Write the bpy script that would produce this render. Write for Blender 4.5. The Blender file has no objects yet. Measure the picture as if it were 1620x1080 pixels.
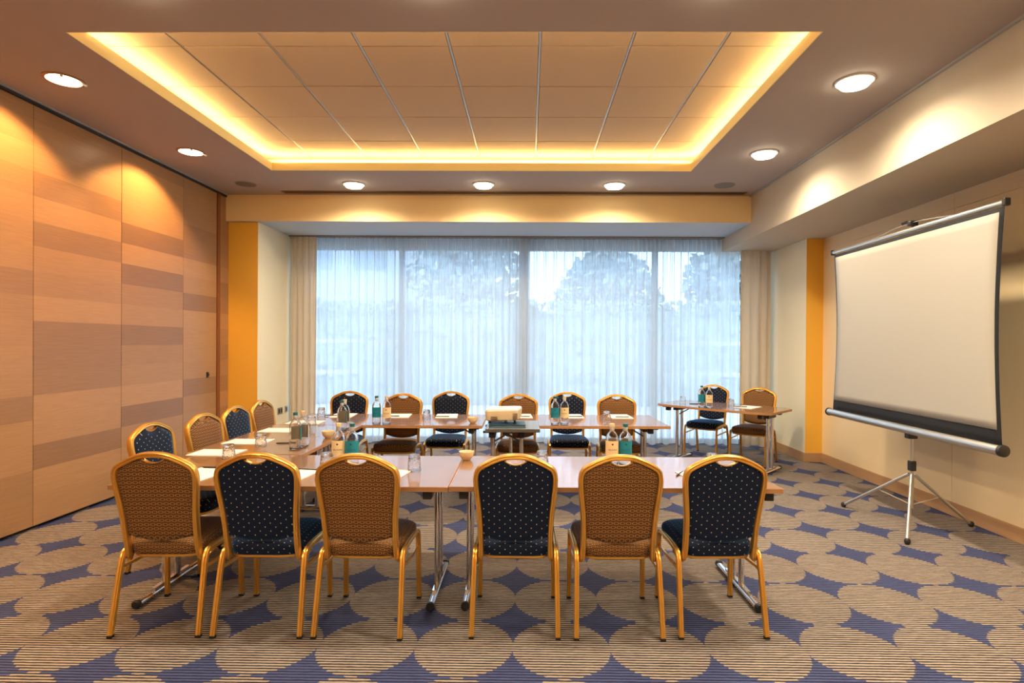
import bpy, bmesh, math, random
from mathutils import Vector, Matrix
random.seed(7)
sc = bpy.context.scene
C = sc.collection
PI = math.pi

# ------------------------------------------------------------------ camera
FPX, CX, CY = 907.39, 824.52, 546.95
cam = bpy.data.cameras.new('camera')
cam.sensor_width = 36.0
cam.lens = FPX / 1620 * 36.0
cam.shift_x = (810 - CX) / 1620
cam.shift_y = (CY - 540) / 1620
cam.clip_start = 0.05
cam.clip_end = 200
camo = bpy.data.objects.new('camera', cam)
C.objects.link(camo)
R0 = Vector((0.999893391, 0.0131611999, 0.0063236757))   # right
R1 = Vector((-0.013127964, 0.9998999427, -0.005268868))   # forward
R2 = Vector((-0.0063923876, 0.0051852896, 0.9999661245))  # up
M = Matrix.Identity(4)
for i in range(3):
    M[i][0] = R0[i]; M[i][1] = R2[i]; M[i][2] = -R1[i]
M[0][3], M[1][3], M[2][3] = 0, 0, 1.45
camo.matrix_world = M
sc.camera = camo

# ------------------------------------------------------------------ look, world
sc.view_settings.view_transform = 'Standard'
sc.view_settings.look = 'None'
sc.view_settings.gamma = 1.0
sc.view_settings.use_curve_mapping = False
sc.view_settings.exposure = 0.46
sc.cycles.use_denoising = True
sc.cycles.max_bounces = 12
sc.cycles.transparent_max_bounces = 24
sc.cycles.transmission_bounces = 16
sc.cycles.sample_clamp_indirect = 4.0
sc.cycles.caustics_reflective = False

SKY = 4.2          # daylight strength
SPOT = 114.0        # ceiling downlights, watts
WASH = 76.0        # wall washers by the wood wall
COVE = 50.0        # cove strip emission
world = bpy.data.worlds.new('overcast_sky')
sc.world = world
world.use_nodes = True
wn = world.node_tree
bg = wn.nodes['Background']
tc = wn.nodes.new('ShaderNodeTexCoord')
sx = wn.nodes.new('ShaderNodeSeparateXYZ')
wn.links.new(tc.outputs['Generated'], sx.inputs[0])
wr = wn.nodes.new('ShaderNodeValToRGB')
wr.color_ramp.elements[0].position = 0.0
wr.color_ramp.elements[0].color = (0.44, 0.63, 0.90, 1)
wr.color_ramp.elements[1].position = 0.35
wr.color_ramp.elements[1].color = (0.67, 0.84, 1.03, 1)
wn.links.new(sx.outputs[2], wr.inputs[0])
wn.links.new(wr.outputs[0], bg.inputs[0])
bg.inputs[1].default_value = SKY

pl = bpy.data.lights.new('window_portal', 'AREA')
pl.shape = 'RECTANGLE'; pl.size = 6.8; pl.size_y = 2.9
pl.cycles.is_portal = True
po = bpy.data.objects.new('window_portal', pl)
C.objects.link(po)
po.location = (0, 8.52, 1.46); po.rotation_euler = (-PI / 2, 0, 0)

# ------------------------------------------------------------------ material helpers
MATS = {}
class NT:
    def __init__(s, name):
        s.m = bpy.data.materials.new(name); s.m.use_nodes = True
        s.t = s.m.node_tree; s.b = s.t.nodes['Principled BSDF']; s.out = s.t.nodes['Material Output']
    def n(s, typ, **kw):
        x = s.t.nodes.new(typ)
        for k, v in kw.items(): setattr(x, k, v)
        return x
    def l(s, a, b): s.t.links.new(a, b)
    def math(s, op, a, b=None, c=None):
        x = s.n('ShaderNodeMath', operation=op)
        for i, v in enumerate((a, b, c)):
            if v is None: continue
            if isinstance(v, (int, float)): x.inputs[i].default_value = v
            else: s.l(v, x.inputs[i])
        return x.outputs[0]
    def mix(s, f, a, b):
        x = s.n('ShaderNodeMix', data_type='RGBA')
        for i, v in ((0, f), (6, a), (7, b)):
            if isinstance(v, (int, float)): x.inputs[i].default_value = v
            elif isinstance(v, tuple): x.inputs[i].default_value = (v[0], v[1], v[2], 1)
            else: s.l(v, x.inputs[i])
        return x.outputs[2]
    def noise(s, scale, detail=2, vec=None, sc3=None):
        tcn = s.n('ShaderNodeTexCoord')
        src = vec or tcn.outputs['Object']
        if sc3:
            mp = s.n('ShaderNodeMapping'); mp.inputs['Scale'].default_value = sc3
            s.l(src, mp.inputs[0]); src = mp.outputs[0]
        x = s.n('ShaderNodeTexNoise'); x.inputs['Scale'].default_value = scale; x.inputs['Detail'].default_value = detail
        s.l(src, x.inputs['Vector'])
        return x.outputs['Fac']
    def bump(s, h, strength=.2, dist=.002):
        x = s.n('ShaderNodeBump'); x.inputs['Strength'].default_value = strength; x.inputs['Distance'].default_value = dist
        s.l(h, x.inputs['Height']); s.l(x.outputs[0], s.b.inputs['Normal'])
    def xyz(s):
        tcn = s.n('ShaderNodeTexCoord'); q = s.n('ShaderNodeSeparateXYZ'); s.l(tcn.outputs['Object'], q.inputs[0])
        return q.outputs

def mat(name, col, rough=.5, metal=0.0, var=.06, scale=18, bump=0, **kw):
    if name in MATS: return MATS[name]
    k = NT(name)
    nz = k.noise(scale, 3)
    c2 = tuple(max(0, c * (1 - var * 2)) for c in col)
    c1 = tuple(min(1, c * (1 + var)) for c in col)
    k.l(k.mix(nz, c2, c1), k.b.inputs['Base Color'])
    k.b.inputs['Roughness'].default_value = rough
    k.b.inputs['Metallic'].default_value = metal
    for a, v in kw.items():
        k.b.inputs[a.replace('_', ' ')].default_value = v
    if bump:
        k.bump(k.noise(scale * 8, 2), bump, .001)
    MATS[name] = k.m
    return k.m

def emit(name, col, strength):
    k = NT(name)
    k.b.inputs['Base Color'].default_value = (.8, .8, .8, 1)
    k.b.inputs['Emission Color'].default_value = (*col, 1)
    k.b.inputs['Emission Strength'].default_value = strength
    MATS[name] = k.m
    return k.m

def make_carpet():
    k = NT('striped_carpet'); x, y, z = k.xyz()
    P = .021
    yq = k.math('MULTIPLY', k.math('FLOOR', k.math('DIVIDE', y, P)), P)
    st = k.math('FRACT', k.math('DIVIDE', y, P))
    wob = k.math('MULTIPLY', k.math('SUBTRACT', k.noise(60, 2, sc3=(.35, 1, 1)), .5), .35)
    st2 = k.math('ABSOLUTE', k.math('SUBTRACT', k.math('ADD', st, wob), .5))
    line = k.n('ShaderNodeMapRange'); k.l(st2, line.inputs[0])
    line.inputs[1].default_value = .20; line.inputs[2].default_value = .30
    dark = line.outputs[0]
    def cell(v, o, p, a):
        q = k.math('SUBTRACT', k.math('FRACT', k.math('ADD', k.math('DIVIDE', k.math('SUBTRACT', v, o), p), .5)), .5)
        return k.math('DIVIDE', k.math('MULTIPLY', k.math('ABSOLUTE', q), p), a)
    u = k.math('POWER', cell(x, -.068, .4625, .216), .62)
    w = k.math('POWER', cell(yq, 2.972, .514, .232), .62)
    sm = k.math('ADD', u, w)
    sm = k.math('ADD', sm, k.math('MULTIPLY', k.math('SUBTRACT', k.noise(90, 1), .5), .12))
    m = k.math('LESS_THAN', sm, 1.0)
    big = k.noise(3.2, 3, sc3=(.5, 2.2, 1))
    fine = k.noise(220, 2, sc3=(.35, 1, 1))
    cream = k.mix(fine, (.27, .225, .187), (.49, .42, .35))
    cream = k.mix(k.math('MULTIPLY', big, .55), cream, (.30, .265, .25))
    gap = k.mix(fine, (.010, .008, .016), (.032, .025, .035))
    blue = k.mix(fine, (.030, .050, .150), (.078, .108, .27))
    bgap = k.mix(fine, (.005, .006, .036), (.014, .016, .07))
    a = k.mix(dark, cream, gap); b = k.mix(dark, blue, bgap)
    k.l(k.mix(m, a, b), k.b.inputs['Base Color'])
    k.b.inputs['Roughness'].default_value = .95
    hh = k.math('ADD', k.math('MULTIPLY', k.math('SUBTRACT', 1.0, dark), 1.0), k.math('MULTIPLY', fine, .6))
    k.bump(hh, .5, .003)
    return k.m

def make_wood_wall():
    k = NT('oak_veneer_panels')
    at = k.n('ShaderNodeAttribute'); at.attribute_name = 'tone'
    g = k.noise(5, 5, sc3=(1, .9, 26)); g2 = k.noise(60, 3, sc3=(1, .5, 9))
    gg = k.math('ADD', k.math('MULTIPLY', g, .65), k.math('MULTIPLY', g2, .35))
    light = k.mix(gg, (.36, .19, .085), (.60, .36, .18))
    darkc = k.mix(gg, (.17, .092, .052), (.33, .185, .105))
    k.l(k.mix(at.outputs['Fac'], darkc, light), k.b.inputs['Base Color'])
    k.b.inputs['Roughness'].default_value = .33
    k.b.inputs['Specular IOR Level'].default_value = .35
    k.bump(gg, .06, .001)
    return k.m

def make_wood(name, c1, c2, sc3=(1.2, 14, 14), rough=.3, coat=0.0):
    k = NT(name)
    g = k.noise(6, 5, sc3=sc3)
    k.l(k.mix(g, c1, c2), k.b.inputs['Base Color'])
    k.b.inputs['Roughness'].default_value = rough
    k.b.inputs['Coat Weight'].default_value = coat
    k.b.inputs['Coat Roughness'].default_value = .07
    k.b.inputs['Coat IOR'].default_value = 1.68
    k.b.inputs['Specular IOR Level'].default_value = .3
    MATS[name] = k.m
    return k.m

def make_dots():
    k = NT('navy_dotted_fabric'); x, y, z = k.xyz()
    v = k.math('ADD', z, y)
    cx = k.math('ADD', k.math('DIVIDE', x, .0262), 50.5)
    col = k.math('FLOOR', cx)
    odd = k.math('MULTIPLY', k.math('MODULO', k.math('ABSOLUTE', col), 2), .5)
    fx = k.math('MULTIPLY', k.math('SUBTRACT', k.math('FRACT', cx), .5), .0262)
    fy = k.math('MULTIPLY', k.math('SUBTRACT', k.math('FRACT', k.math('ADD', k.math('DIVIDE', v, .034), odd)), .5), .034)
    d = k.math('SQRT', k.math('ADD', k.math('MULTIPLY', fx, fx), k.math('MULTIPLY', fy, fy)))
    m = k.math('LESS_THAN', d, .0024)
    w = k.noise(300, 2)
    base = k.mix(w, (.0016, .0055, .020), (.005, .015, .050))
    k.l(k.mix(m, base, (.62, .55, .40)), k.b.inputs['Base Color'])
    k.b.inputs['Roughness'].default_value = .8
    k.b.inputs['Specular IOR Level'].default_value = .25
    k.b.inputs['Sheen Weight'].default_value = 1.0
    k.b.inputs['Sheen Roughness'].default_value = .30
    k.b.inputs['Sheen Tint'].default_value = (.10, .38, .95, 1)  # blue daylight on the seat tops is put into the sheen tint
    k.bump(w, .25, .001)
    return k.m

def make_rings():
    k = NT('brown_woven_fabric'); x, y, z = k.xyz()
    v = k.math('ADD', z, y)
    row = k.math('DIVIDE', v, .0178)
    odd = k.math('MULTIPLY', k.math('MODULO', k.math('ABSOLUTE', k.math('FLOOR', row)), 2), .5)
    fx = k.math('MULTIPLY', k.math('SUBTRACT', k.math('FRACT', k.math('ADD', k.math('DIVIDE', x, .0305), odd)), .5), 2.0)
    fy = k.math('MULTIPLY', k.math('SUBTRACT', k.math('FRACT', row), .5), 2.0)
    ex = k.math('DIVIDE', fx, .92); ey = k.math('DIVIDE', fy, .74)
    r = k.math('SQRT', k.math('ADD', k.math('MULTIPLY', ex, ex), k.math('MULTIPLY', ey, ey)))
    ring = k.math('LESS_THAN', k.math('ABSOLUTE', k.math('SUBTRACT', r, .82)), .17)
    w = k.noise(260, 2)
    base = k.mix(w, (.062, .023, .005), (.135, .052, .012))
    hi = k.mix(w, (.27, .125, .028), (.46, .24, .066))
    k.l(k.mix(ring, base, hi), k.b.inputs['Base Color'])
    k.b.inputs['Roughness'].default_value = .75
    k.b.inputs['Sheen Weight'].default_value = .22
    k.b.inputs['Sheen Roughness'].default_value = .30
    k.b.inputs['Sheen Tint'].default_value = (.55, .72, 1.0, 1)  # tint carries the grey-blue window light seen on the brown seats
    k.bump(k.math('ADD', w, ring), .35, .0015)
    return k.m

def make_glass(name, col=(1, 1, 1), ior=1.45, rough=0.0, cut=False):
    k = NT(name)
    k.b.inputs['Base Color'].default_value = (*col, 1)
    k.b.inputs['Roughness'].default_value = rough
    k.b.inputs['IOR'].default_value = ior
    k.b.inputs['Transmission Weight'].default_value = 1
    if cut:
        x = k.n('ShaderNodeTexVoronoi'); x.inputs['Scale'].default_value = 85
        tcn = k.n('ShaderNodeTexCoord'); k.l(tcn.outputs['Object'], x.inputs['Vector'])
        k.bump(x.outputs['Distance'], .6, .004)
    else:
        k.bump(k.noise(14, 1), .05, .001)
    MATS[name] = k.m
    return k.m

def make_pane():
    k = NT('window_glass')
    tr = k.n('ShaderNodeBsdfTransparent'); tr.inputs[0].default_value = (.93, .97, 1, 1)
    gl = k.n('ShaderNodeBsdfGlossy'); gl.inputs['Roughness'].default_value = .02
    fr = k.n('ShaderNodeFresnel'); fr.inputs[0].default_value = 1.3
    mx = k.n('ShaderNodeMixShader')
    k.l(fr.outputs[0], mx.inputs[0]); k.l(tr.outputs[0], mx.inputs[1]); k.l(gl.outputs[0], mx.inputs[2])
    k.l(mx.outputs[0], k.out.inputs[0])
    return k.m

def make_sheer(name, col, dens, trans):
    # thin woven cloth: the more edge-on the threads are seen, the denser the weave
    k = NT(name)
    lw = k.n('ShaderNodeLayerWeight'); lw.inputs[0].default_value = .5
    wv = k.noise(400, 1)
    cosv = k.math('MAXIMUM', k.math('SUBTRACT', 1.0, lw.outputs['Facing']), .12)
    f = k.math('SUBTRACT', 1.0, k.math('POWER', 1 - dens, k.math('DIVIDE', 1.0, cosv)))
    f = k.math('MINIMUM', k.math('ADD', f, k.math('MULTIPLY', k.math('SUBTRACT', wv, .5), .06)), 1.0)
    tr = k.n('ShaderNodeBsdfTransparent')
    tl = k.n('ShaderNodeBsdfTranslucent'); tl.inputs[0].default_value = (*col, 1)
    df = k.n('ShaderNodeBsdfDiffuse'); df.inputs[0].default_value = (*col, 1)
    m1 = k.n('ShaderNodeMixShader'); m1.inputs[0].default_value = trans
    k.l(df.outputs[0], m1.inputs[1]); k.l(tl.outputs[0], m1.inputs[2])
    m2 = k.n('ShaderNodeMixShader'); k.l(f, m2.inputs[0]); k.l(tr.outputs[0], m2.inputs[1]); k.l(m1.outputs[0], m2.inputs[2])
    k.l(m2.outputs[0], k.out.inputs[0])
    return k.m

CARPET = make_carpet(); WOODWALL = make_wood_wall()
TABLEWOOD = make_wood('table_veneer', (.195, .090, .034), (.275, .133, .058), rough=.45, coat=1.0)
EDGEWOOD = make_wood('table_edge_wood', (.36, .17, .07), (.50, .27, .12), rough=.4)
SKIRTWOOD = make_wood('oak_skirting', (.42, .24, .12), (.58, .36, .20), sc3=(1, 1, 22), rough=.4)
DARKWOOD = make_wood('red_brown_wood', (.16, .055, .02), (.26, .09, .035), sc3=(20, 20, 1), rough=.35)
DOTS = make_dots(); RINGS = make_rings()
GOLD = mat('gold_frame', (.86, .47, .10), .30, .85, var=.05, scale=9)
CHROME = mat('chrome', (.78, .78, .80), .12, 1.0, var=.02)
SILVER = mat('satin_aluminium', (.62, .60, .56), .32, .9, var=.03)
BLACK = mat('black_plastic', (.014, .014, .018), .45, 0, var=.1)
CEIL = mat('ceiling_paint', (.42, .355, .315), .85, 0, var=.015, scale=2, bump=.03)
CREAM = mat('cream_wall', (.92, .74, .46), .8, 0, var=.015, scale=3, bump=.05)
REVEAL = mat('pale_cream_wall', (.88, .79, .56), .8, 0, var=.015, scale=3, bump=.05)
OCHRE = mat('ochre_paint', (.92, .52, .07), .8, 0, var=.015, scale=3, bump=.05)
SOFFIT = mat('bulkhead_cream', (.92, .70, .39), .85, 0, var=.015, scale=3)
TILE = mat('ceiling_tile', (.52, .385, .265), .9, 0, var=.05, scale=160, bump=.5)
WHITE = mat('white_paint', (.80, .78, .74), .7, 0, var=.02)
FRAMEGREY = mat('window_frame_grey', (.22, .27, .31), .45, .3, var=.04)
PAPER = mat('white_paper', (.88, .86, .82), .7, 0, var=.015)
CERAMIC = mat('cream_ceramic', (.80, .66, .44), .25, 0, var=.03)
GREYMETAL = mat('grille_grey', (.16, .14, .12), .5, .4, var=.04)
GLASS = make_glass('clear_tumbler_glass', cut=True)
BGLASS = make_glass('bottle_glass', (.985, 1, 1), 1.45)
PANE = make_pane()
SHEER = make_sheer('sheer_white_voile', (.84, .90, .94), .70, .66)
DRAPE = make_sheer('beige_drape', (.70, .58, .42), .975, .20)
STEEL = mat('brushed_steel_plate', (.42, .38, .32), .35, .8, var=.05)

# ------------------------------------------------------------------ mesh helpers
class MB:
    def __init__(s): s.v = []; s.f = []; s.sm = []; s.mi = []
    def add(s, vs, fs, smooth=False, mi=0):
        o = len(s.v); s.v += [tuple(p) for p in vs]
        for f in fs: s.f.append([o + i for i in f]); s.sm.append(smooth); s.mi.append(mi)
        return s
    def box(s, x0, x1, y0, y1, z0, z1, mi=0):
        vs = [(x, y, z) for x in (x0, x1) for y in (y0, y1) for z in (z0, z1)]
        return s.add(vs, [(0, 1, 3, 2), (4, 6, 7, 5), (0, 4, 5, 1), (2, 3, 7, 6), (0, 2, 6, 4), (1, 5, 7, 3)], False, mi)
    def bbox(s, x0, x1, y0, y1, z0, z1, b=.004, mi=0):
        """box with chamfered edges"""
        bm = bmesh.new()
        bmesh.ops.create_cube(bm, size=1)
        for v in bm.verts:
            v.co = Vector((x0 + (v.co.x + .5) * (x1 - x0), y0 + (v.co.y + .5) * (y1 - y0), z0 + (v.co.z + .5) * (z1 - z0)))
        bmesh.ops.bevel(bm, geom=bm.edges[:], offset=b, segments=2, profile=.5, affect='EDGES')
        bm.verts.index_update()
        s.add([v.co[:] for v in bm.verts], [[v.index for v in f.verts] for f in bm.faces], False, mi)
        bm.free(); return s
    def lathe(s, prof, n=24, c=(0, 0, 0), axis='z', mi=0, smooth=True):
        vs = []; fs = []
        for r, h in prof:
            for i in range(n):
                a = 2 * PI * i / n
                p = (r * math.cos(a), r * math.sin(a), h)
                if axis == 'y': p = (p[0], p[2], p[1])
                if axis == 'x': p = (p[2], p[0], p[1])
                vs.append((p[0] + c[0], p[1] + c[1], p[2] + c[2]))
        m = len(prof)
        for j in range(m - 1):
            for i in range(n):
                a, b = j * n + i, j * n + (i + 1) % n
                fs.append((a, b, b + n, a + n))
        fs.append(tuple(range(n))[::-1]); fs.append(tuple((m - 1) * n + i for i in range(n)))
        return s.add(vs, fs, smooth, mi)
    def sweep(s, path, sec, ref=(0, 1, 0), closed=False, mi=0, smooth=True):
        """sec: list of (n, b): n across (tangent x ref), b along ref"""
        P = [Vector(p) for p in path]; n = len(P); k = len(sec); vs = []
        for i in range(n):
            if closed: t = P[(i + 1) % n] - P[i - 1]
            else: t = P[min(i + 1, n - 1)] - P[max(i - 1, 0)]
            t.normalize()
            r = Vector(ref); nn = t.cross(r)
            if nn.length < 1e-4: nn = Vector((1, 0, 0))
            nn.normalize(); bb = nn.cross(t).normalized()
            for a, b in sec: vs.append(P[i] + nn * a + bb * b)
        fs = []
        for i in range(n if closed else n - 1):
            for j in range(k):
                a = i * k + j; b = i * k + (j + 1) % k; c = ((i + 1) % n) * k + (j + 1) % k; d = ((i + 1) % n) * k + j
                fs.append((a, b, c, d))
        if not closed:
            fs.append(tuple(range(k))[::-1]); fs.append(tuple((n - 1) * k + j for j in range(k)))
        return s.add(vs, fs, smooth, mi)
    def tube(s, path, r, n=12, mi=0, ref=(0, 0, 1)):
        d = (Vector(path[-1]) - Vector(path[0])).normalized()
        if abs(d.dot(Vector(ref))) > .9: ref = (0, 1, 0) if abs(d.y) < .9 else (1, 0, 0)
        return s.sweep(path, [(r * math.cos(2 * PI * i / n), r * math.sin(2 * PI * i / n)) for i in range(n)], ref, mi=mi)
    def loft(s, loops, mi=0, smooth=True, caps=True):
        k = len(loops[0]); vs = [p for L in loops for p in L]; fs = []
        for i in range(len(loops) - 1):
            for j in range(k):
                a = i * k + j; b = i * k + (j + 1) % k
                fs.append((a, b, b + k, a + k))
        if caps:
            fs.append(tuple(range(k))[::-1]); fs.append(tuple((len(loops) - 1) * k + j for j in range(k)))
        return s.add(vs, fs, smooth, mi)
    def build(s, name, mats, parent=None, angle=40):
        me = bpy.data.meshes.new(name); me.from_pydata(s.v, [], s.f)
        for m in (mats if isinstance(mats, (list, tuple)) else [mats]): me.materials.append(m)
        for p, sm, mi in zip(me.polygons, s.sm, s.mi): p.use_smooth = sm; p.material_index = mi
        bm = bmesh.new(); bm.from_mesh(me); bmesh.ops.recalc_face_normals(bm, faces=bm.faces[:]); bm.to_mesh(me); bm.free()
        if any(s.sm): me.set_sharp_from_angle(angle=math.radians(angle))
        o = bpy.data.objects.new(name, me); C.objects.link(o)
        if parent is not None: o.parent = parent
        return o

def thing(name, label, cat, loc=(0, 0, 0), rz=0, group=None):
    o = bpy.data.objects.new(name, None); C.objects.link(o)
    o.empty_display_size = .1
    o.location = loc; o.rotation_euler = (0, 0, rz)
    o['label'] = label; o['category'] = cat
    if group: o['group'] = group
    return o
def tag(o, label, cat, group=None, kind=None):
    o['label'] = label; o['category'] = cat
    if group: o['group'] = group
    if kind: o['kind'] = kind
    return o
def struct(o):
    o['kind'] = 'structure'; return o
def kids(o): return [c for c in bpy.data.objects if c.parent == o]
KID = {}
def copy_tree(o, parent=None):
    c = o.copy(); C.objects.link(c)
    c.parent = parent
    if o.name not in KID: KID[o.name] = [k.name for k in kids(o)]
    for n in KID[o.name]: copy_tree(bpy.data.objects[n], c)
    return c
def place(proto, used, loc, rz, label, group=None):
    o = proto if not used else copy_tree(proto)
    o.location = loc; o.rotation_euler = (0, 0, rz); o['label'] = label
    if group: o['group'] = group
    return o

# ------------------------------------------------------------------ room shell
XL, XR, XP = -3.77, 3.634, 3.425
ZC, ZB, ZBB = 3.266, 2.755, 2.940
YF, YBK, YPR, YPL, YW = -2.6, 7.084, 7.135, 7.15, 8.36
XB = 2.719

struct(MB().box(-4.0, 4.0, YF - .2, 8.60, -.12, 0).build('floor', CARPET))

# ceiling slab with two coffers
XH0, XH1 = -2.748, 1.698
holes = [(3.3605, 6.077), (-.02, 2.64)]
HS = .083
m = MB()
m.box(-4.0, XH0, YF - .2, 8.6, ZC, ZC + HS); m.box(XH1, 4.0, YF - .2, 8.6, ZC, ZC + HS)
ys = [YF - .2, holes[1][0], holes[1][1], holes[0][0], holes[0][1]]
m.box(XH0, XH1, ys[0], ys[1], ZC, ZC + HS); m.box(XH0, XH1, ys[2], ys[3], ZC, ZC + HS)
# strip with the long slot air vent behind the coffer
m.box(XH0, XH1, ys[4], 8.6, ZC, ZC + HS)
ceiling = struct(m.build('ceiling', CEIL))
FASCIA = mat('coffer_lip_glow_tint', (.95, .84, .46), .8, 0, var=.01)  # yellow cove glow falling on the lip is painted into its colour
TZ = 3.462
for (a, b) in holes:
    f = MB()
    t = .006
    f.box(XH0 - .001, XH0 + t, a, b, ZC + .001, ZC + HS); f.box(XH1 - t, XH1 + .001, a, b, ZC + .001, ZC + HS)
    f.box(XH0 + t, XH1 - t, a - .001, a + t, ZC + .001, ZC + HS); f.box(XH0 + t, XH1 - t, b - t, b + .001, ZC + .001, ZC + HS)
    f.build('coffer_lip', FASCIA, ceiling)
    q = MB()
    E_ = .26
    q.box(XH0 - E_, XH1 + E_, a - E_, b + E_, TZ + .03, TZ + .06)
    for s in ((XH0 - E_ - .02, XH0 - E_, a - E_, b + E_), (XH1 + E_, XH1 + E_ + .02, a - E_, b + E_),
              (XH0 - E_, XH1 + E_, a - E_ - .02, a - E_), (XH0 - E_, XH1 + E_, b + E_, b + E_ + .02)):
        q.box(*s, ZC + HS, TZ + .06)
    q.build('coffer_box', WHITE, ceiling)
# tile grid: 612 mm modules
tw = .612
gx = [-.5498 + tw * i for i in range(-5, 6)]
gx = [x for x in gx if XH0 - .25 < x < XH1 + .25]
edges_x = [XH0 - .25] + gx + [XH1 + .25]
for hi, (a, b) in enumerate(holes):
    gy0 = 3.904 if hi == 0 else .45
    gy = [gy0 + tw * i for i in range(-1, 5)]
    gy = [y for y in gy if a - .2 < y < b + .22]
    edges_y = [a - .25] + gy + [b + .25]
    tm = MB()
    for i in range(len(edges_x) - 1):
        for j in range(len(edges_y) - 1):
            x0, x1, y0, y1 = edges_x[i], edges_x[i + 1], edges_y[j], edges_y[j + 1]
            dz = random.uniform(-.0012, .0012)
            g1, g2 = .010, .0035
            tm.bbox(x0 + g1, x1 - g1, y0 + g2, y1 - g2, TZ + dz, TZ + .024, .003)
    tm.build('tile_panel', TILE, ceiling)
    gm = MB()
    for x in gx: gm.box(x - .0065, x + .0065, a - .25, b + .25, TZ + .004, TZ + .028)
    gm.build('grid_bar', mat('grid_metal', (.42, .43, .44), .45, .4), ceiling)
    # cove strips: the lamps hidden on the ledge; the unseen second coffer's are added for light
    st = MB(); o_ = .07; w_ = .025
    z0 = ZC + HS + .003
    st.box(XH0 - o_ - w_, XH0 - o_, a - o_, b + o_, z0, z0 + .014); st.box(XH1 + o_, XH1 + o_ + w_, a - o_, b + o_, z0, z0 + .014)
    st.box(XH0 - o_, XH1 + o_, a - o_ - w_, a - o_, z0, z0 + .014); st.box(XH0 - o_, XH1 + o_, b + o_, b + o_ + w_, z0, z0 + .014)
    if hi == 0: cove_m = emit('cove_strip_light', (1.0, .68, .27), COVE)
    tag(st.build('cove_light_strip', cove_m), 'warm yellow light strip glowing along the edge of the tiled ceiling recess' if hi == 0 else
        'unseen warm light strip added in the ceiling recess nearest the camera to light the front chairs', 'light')

# long slot vent in front of the back bulkhead
v = MB()
v.box(-3.0, 2.60, 6.885, 6.90, ZC - .006, ZC + .001); v.box(-3.0, 2.60, 6.985, 7.0, ZC - .006, ZC + .001)
v.box(-3.0, -2.985, 6.9, 6.985, ZC - .006, ZC + .001); v.box(2.585, 2.60, 6.9, 6.985, ZC - .006, ZC + .001)
vent = thing('slot_air_vent', 'long brown slot air vent in the ceiling in front of the window bulkhead', 'air vent')
v.build('vent_frame', mat('vent_bronze', (.20, .13, .08), .5, .3), vent)
s_ = MB()
for i in range(4): s_.box(-2.985, 2.585, 6.906 + i * .02, 6.914 + i * .02, ZC - .004, ZC + .0008)
s_.build('slat', mat('vent_slats', (.10, .065, .04), .6), vent)
MB().box(-2.985, 2.585, 6.9, 6.985, ZC - .0012, ZC + .0006).build('backing', BLACK, vent)

# bulkheads
UNDER = mat('soffit_daylight_tint', (.50, .55, .60), .85, 0, var=.01)  # bluish window light on the bulkhead underside is put into this colour
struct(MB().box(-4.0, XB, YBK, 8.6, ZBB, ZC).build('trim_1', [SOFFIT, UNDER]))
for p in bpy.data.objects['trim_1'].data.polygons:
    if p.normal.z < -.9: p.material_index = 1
struct(MB().box(XB, 4.0, YF - .2, 8.6, ZB, ZC).build('trim_2', [mat('right_bulkhead_paint', (.54, .475, .38), .85, 0, var=.01)]))
struct(MB().box(XB - .022, XB, YF, YBK, ZC - .014, ZC).build('trim_3', mat('shadow_line_grey', (.42, .42, .40), .7)))

# right wall: padded panels with thin joints, pier and reveal
m = MB()
cuts = [YF, -1.3, .79, 2.875, 4.96, YPR + .002]
for i in range(len(cuts) - 1):
    m.box(XR, XR + .05, cuts[i] + .002, cuts[i + 1] - .002, 0, 2.62); m.box(XR, XR + .05, cuts[i] + .002, cuts[i + 1] - .002, 2.623, ZB)
m.box(XR + .012, XR + .2, YF, YPR, 0, ZB, 1)
struct(m.build('wall_right', [CREAM, mat('wall_joint', (.45, .28, .12), .8)]))
# pier: ochre front, pale reveal
m = MB(); m.box(XP, XR + .2, YPR, 8.6, 0, ZB); w = m.build('trim_4', [REVEAL, OCHRE])
struct(w)
for p in w.data.polygons:
    if p.normal.y < -.9: p.material_index = 1
m = MB(); m.box(-4.0, -3.40, YPL, 8.6, 0, ZBB); w = m.build('trim_5', [REVEAL, OCHRE])
struct(w)
for p in w.data.polygons:
    if p.normal.y < -.9: p.material_index = 1

# skirting
m = MB(); hb = .115; t = .016
m.bbox(XR - t, XR, YF, YPR, 0, hb, .003); m.bbox(XP, XR, YPR - t, YPR, 0, hb, .003); m.bbox(XP - t, XP, YPR - t, 8.34, 0, hb, .003)
struct(m.build('baseboard_right', SKIRTWOOD))
m = MB(); m.bbox(XL + .02, -3.40 + t, YPL - t, YPL, 0, hb, .003); m.bbox(-3.40, -3.40 + t, YPL, 8.34, 0, hb, .003)
struct(m.build('baseboard_left', SKIRTWOOD))

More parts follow.
